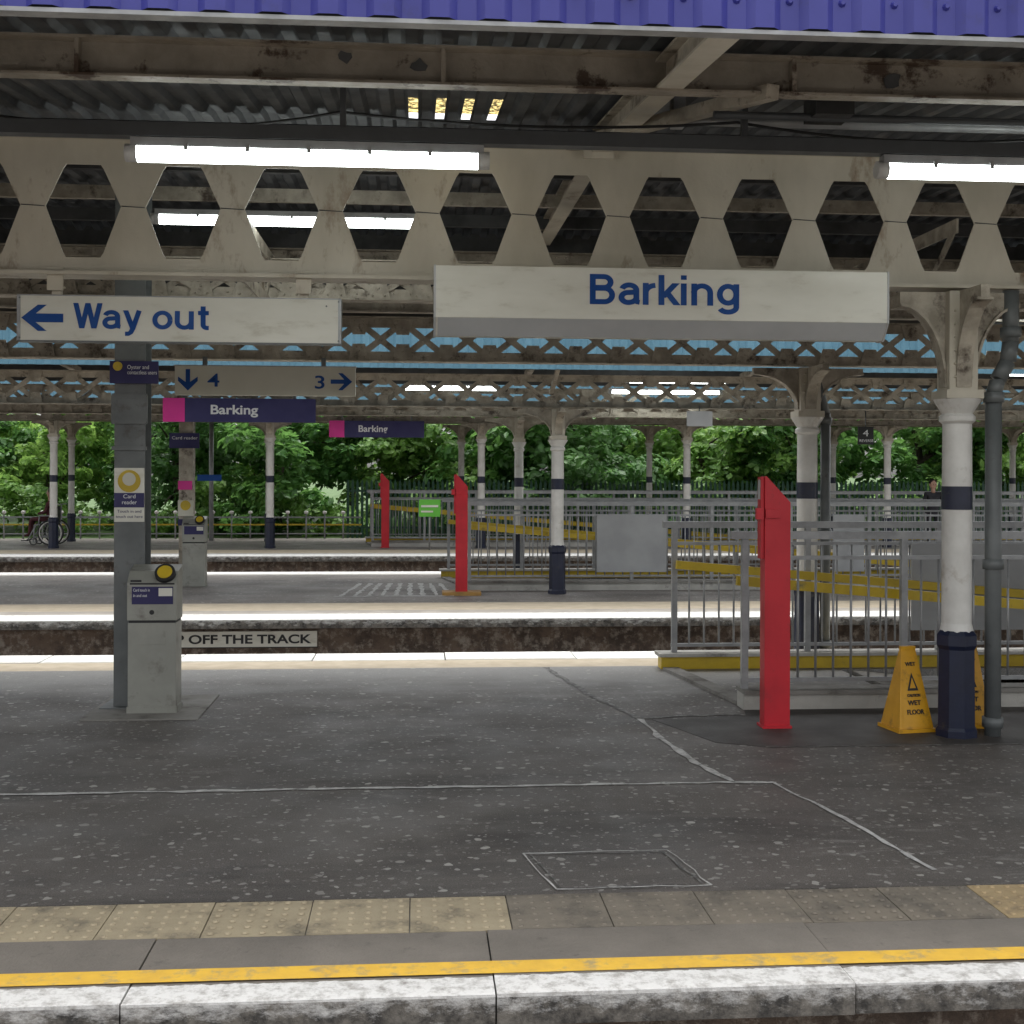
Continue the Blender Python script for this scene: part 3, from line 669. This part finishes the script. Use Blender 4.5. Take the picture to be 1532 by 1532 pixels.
# ------------------------------------------------------------ people + wheelchair
def person(name,joints,edges,mats,head,hs=.105,facing=(0,-1,0)):
    me=bpy.data.meshes.new('body'); me.from_pydata([j[0] for j in joints],[],edges)
    o=bpy.data.objects.new('body',me); scene.collection.objects.link(o)
    sk=o.modifiers.new('s','SKIN'); o.modifiers.new('ss','SUBSURF').render_levels=1
    for i,j in enumerate(joints): me.skin_vertices[0].data[i].radius=(j[1],j[1]*.85)
    me.skin_vertices[0].data[0].use_root=True
    me.materials.append(mats)
    par=bpy.data.objects.new(name,None); scene.collection.objects.link(par); o.parent=par
    h=MB()
    F=Vector(facing)
    def ball(c,rx,rz,m,n=12):
        pr=[(rx*math.sin(t),-rz*math.cos(t)) for t in [math.pi*k/8 for k in range(9)]]; h.lathe(c,pr,m,n)
    hx,hy,hz=head
    ball(head,hs*.78,hs*1.15,SKIN); ball((hx-F.x*.025,hy-F.y*.025,hz+.03),hs*.86,hs*1.08,HAIR)
    n=Vector(head)+F*hs*.85; ball(tuple(n),.015,.02,SKIN,6)
    side=Vector((-F.y,F.x,0))
    for sg in (-1,1):
        ball(tuple(Vector(head)+side*sg*hs*.82),.014,.03,SKIN,6); ball(tuple(Vector(head)+F*hs*.74+side*sg*.03+Vector((0,0,.01))),.009,.007,TXTK,6)
    h.cyl((hx,hy,hz-.2),(hx,hy,hz-.07),.05,SKIN)
    h.build('head',parent=par)
    return par
def standing(x,y,H,m):
    s=H/1.75
    J=[((x,y,.95*s),.13),((x,y,1.2*s),.13),((x,y,1.42*s),.14),((x-.19*s,y,1.40*s),.065),((x+.19*s,y,1.40*s),.065),
       ((x-.25*s,y,1.12*s),.045),((x-.22*s,y-.12,.88*s),.035),((x+.25*s,y,1.12*s),.045),((x+.22*s,y-.12,.88*s),.035),
       ((x-.10*s,y,.88*s),.095),((x-.11*s,y-.02,.5*s),.065),((x-.11*s,y,.06*s),.045),((x-.11*s,y-.15,.04),.04),
       ((x+.10*s,y,.88*s),.095),((x+.11*s,y+.02,.5*s),.065),((x+.11*s,y+.06,.06*s),.045),((x+.11*s,y-.09,.04),.04)]
    E=[(0,1),(1,2),(2,3),(2,4),(3,5),(5,6),(4,7),(7,8),(0,9),(9,10),(10,11),(11,12),(0,13),(13,14),(14,15),(15,16)]
    return person('person',J,E,m,(x,y,1.62*s))
standing(12.65,29.5,1.68,CLOTH)
def seated(x,y):
    J=[((x,y,.52),.13),((x-.03,y,.75),.12),((x-.03,y,.95),.13),((x-.02,y-.17,.94),.06),((x-.02,y+.17,.94),.06),
       ((x+.05,y-.2,.72),.045),((x+.25,y-.15,.66),.035),((x+.05,y+.2,.72),.045),((x+.25,y+.15,.66),.035),
       ((x+.08,y-.09,.53),.085),((x+.42,y-.1,.54),.065),((x+.46,y-.1,.16),.045),((x+.58,y-.1,.12),.035),
       ((x+.08,y+.09,.53),.085),((x+.42,y+.1,.54),.065),((x+.46,y+.1,.16),.045),((x+.58,y+.1,.12),.035)]
    E=[(0,1),(1,2),(2,3),(2,4),(3,5),(5,6),(4,7),(7,8),(0,9),(9,10),(10,11),(11,12),(0,13),(13,14),(14,15),(15,16)]
    return person('seated_person',J,E,CLOTHR,(x-.01,y,1.17),facing=(1,0,0))
def wheel(mb,c,r,t,m,sp=True):
    n=28
    for k in range(n):
        a=2*math.pi*k/n;b=2*math.pi*(k+1)/n
        mb.cyl((c[0]+r*math.cos(a),c[1],c[2]+r*math.sin(a)),(c[0]+r*math.cos(b),c[1],c[2]+r*math.sin(b)),t,m,n=6,cap=False)
        if sp and k%2==0: mb.cyl(c,(c[0]+r*math.cos(a),c[1],c[2]+r*math.sin(a)),.004,GREYL,n=4,cap=False)
wx,wy=-8.9,31.2
wc=MB()
for sy in (-.27,.27):
    wheel(wc,(wx,wy+sy,.31),.30,.020,BLACK); wheel(wc,(wx,wy+sy*1.1,.31),.26,.014,WHITEP,False)
    wheel(wc,(wx-.42,wy+sy*.85,.10),.085,.014,BLACK)
    y=wy+sy*.85
    for a,b in (((wx+.08,.50),(wx+.12,1.0)),((wx+.12,1.0),(wx+.24,1.0)),((wx+.08,.50),(wx-.40,.50)),((wx-.40,.50),(wx-.42,.12)),((wx-.36,.50),(wx-.55,.14)),((wx+.05,.72),(wx-.28,.72)),((wx-.28,.72),(wx-.3,.5)),((wx+.06,.2),(wx-.42,.2)),((wx+.08,.5),(wx+.06,.2))):
        wc.cyl((a[0],y,a[1]),(b[0],y,b[1]),.016,GREYL,n=6)
    wc.box(wx-.7,wx-.52,y-.07,y+.07,.11,.13,BLACK)
wc.box(wx-.38,wx+.06,wy-.21,wy+.21,.49,.53,BLACK); wc.box(wx+.07,wx+.10,wy-.21,wy+.21,.55,.95,BLACK)
wc.build('wheelchair',(wx,wy,0))
mp_=seated(0,0); mp_.rotation_euler=(0,0,math.pi); mp_.location=(wx-.10,wy,0.1)

# ------------------------------------------------------------ trees
def leaves(centers,rad,per,size,rng):
    n=len(centers)*per
    c=np.repeat(np.array(centers),per,axis=0); rr=np.repeat(np.array(rad),per)
    d=rng.normal(size=(n,3)); d/=np.linalg.norm(d,axis=1)[:,None]
    rad_=rr*(rng.random(n)**.4)
    P=c+d*rad_[:,None]*np.array([1,1,.62])
    nrm=d*.6+np.array([0,-.45,.8])+rng.normal(size=(n,3))*.4; nrm/=np.linalg.norm(nrm,axis=1)[:,None]
    u=np.cross(nrm,rng.normal(size=(n,3))); u/=np.linalg.norm(u,axis=1)[:,None]; w=np.cross(nrm,u)
    s=size*(.6+.8*rng.random(n))[:,None]
    a=P-u*s; b=P+w*s*.6-u*s*.1; cc=P+u*s-nrm*s*.25; dd=P-w*s*.6-u*s*.1
    V=np.stack([a,b,cc,dd],1).reshape(-1,3)
    return V,n
def tree_mesh(seed,W,H,base,per=58,ncl=165,size=.12,lm=LEAF):
    rng=np.random.default_rng(seed); cs=[];rs=[]
    lobes=[(rng.uniform(-W*.6,W*.6),rng.uniform(-W*.5,W*.5),rng.uniform(base+.5,H-1)) for _ in range(10)]
    for i in range(ncl):
        l=lobes[i%10]; d=rng.normal(size=3); d/=np.linalg.norm(d); q=rng.uniform(.6,1.25)
        cs.append((l[0]+d[0]*q*W*.42,l[1]+d[1]*q*W*.4,max(base,l[2]+d[2]*q*1.15))); rs.append(rng.uniform(.28,.62))
    V,n=leaves(cs,rs,per,size,rng)
    t=MB(); pts=[(0,0,-.3),(.08,.05,1.0),(-.05,.1,2.2),(.1,0,3.4),(0,.1,H*.8)]; rr=[.16,.13,.11,.08,.03]
    for i in range(4): t.cyl(pts[i],pts[i+1],rr[i],BARK,rr[i+1],8)
    for l in lobes:
        b=pts[1 if l[2]<2.4 else 2]; mid=((b[0]+l[0])/2,(b[1]+l[1])/2,(b[2]+l[2])/2+.2); t.cyl(b,mid,.06,BARK,.04,6); t.cyl(mid,l,.04,BARK,.012,6)
    nv=len(t.v); me=bpy.data.meshes.new('tree')
    F=t.f+(np.arange(n*4).reshape(-1,4)+nv).tolist()
    me.from_pydata(list(t.v)+V.tolist(),[],F); me.materials.append(BARK); me.materials.append(lm)
    me.polygons.foreach_set('material_index',[0]*len(t.f)+[1]*n)
    return me
tm=[tree_mesh(i,3.0+.3*(i%3),5.2+.5*(i%2),.3,lm=LEAF if i%2 else LEAFD) for i in range(4)]
rng=random.Random(7)
for k in range(17):
    for row,(yy,jit) in enumerate(((38.6,.7),(43.8,1.2))):
        if row and k%5==2: continue
        o=bpy.data.objects.new('tree',tm[(k*3+row+(k//3))%4]); scene.collection.objects.link(o)
        o.location=(-24+k*3.3+rng.uniform(-.6,.6)+row*1.5,yy+rng.uniform(-jit,jit),-.1+row*.3); o.rotation_euler=(0,0,rng.uniform(0,6.28))
        q=rng.uniform(.85,1.12); o.scale=(q,q,q*rng.uniform(.9,1.1)*(1.2 if row else 1))
r2=np.random.default_rng(5); cs=[];rs=[]
for k in range(400):
    x=r2.uniform(-27,32); cs.append((x,36.4+r2.uniform(-.5,.6),r2.uniform(.0,1.15+.5*math.sin(x*.9)))); rs.append(r2.uniform(.3,.55))
V,n=leaves(cs,rs,48,.10,r2); me=bpy.data.meshes.new('shrubs'); me.from_pydata(V.tolist(),[],np.arange(n*4).reshape(-1,4).tolist()); me.materials.append(LEAF)
o=bpy.data.objects.new('shrubs',me); scene.collection.objects.link(o)

# ------------------------------------------------------------ light, world, camera
w=bpy.data.worlds.new('World'); scene.world=w; w.use_nodes=True; nt=w.node_tree
bg=nt.nodes['Background']; sky=nt.nodes.new('ShaderNodeTexSky'); sky.sky_type='NISHITA'; sky.sun_disc=False
el,rot=R(79),R(10)
sky.sun_elevation=el; sky.sun_rotation=rot; sky.air_density=1; sky.dust_density=4; sky.ozone_density=.6
hs=nt.nodes.new('ShaderNodeHueSaturation'); hs.inputs['Saturation'].default_value=.10; hs.inputs['Value'].default_value=2.7
nt.links.new(sky.outputs[0],hs.inputs['Color']); nt.links.new(hs.outputs[0],bg.inputs[0]); bg.inputs[1].default_value=.15
sd=bpy.data.lights.new('sun','SUN'); sd.energy=1.5; sd.angle=R(40); sd.color=(1,.975,.93)
so=bpy.data.objects.new('sun',sd); scene.collection.objects.link(so)
d=Vector((math.sin(rot)*math.cos(el),math.cos(rot)*math.cos(el),math.sin(el))); so.rotation_euler=d.to_track_quat('Z','Y').to_euler()
cam=bpy.data.cameras.new('camera'); co=bpy.data.objects.new('camera',cam); scene.collection.objects.link(co)
cam.sensor_width=36; cam.lens=1850/1532*36; cam.shift_y=-58/1532; cam.clip_end=1000
co.matrix_world=Matrix.Translation((0,0,1.8))@Matrix.Rotation(R(-4.4),4,'Z')@Matrix.Rotation(R(90),4,'X')@Matrix.Rotation(R(.2),4,'Z')
scene.camera=co
scene.view_settings.view_transform='Standard'; scene.view_settings.look='None'; scene.view_settings.exposure=0
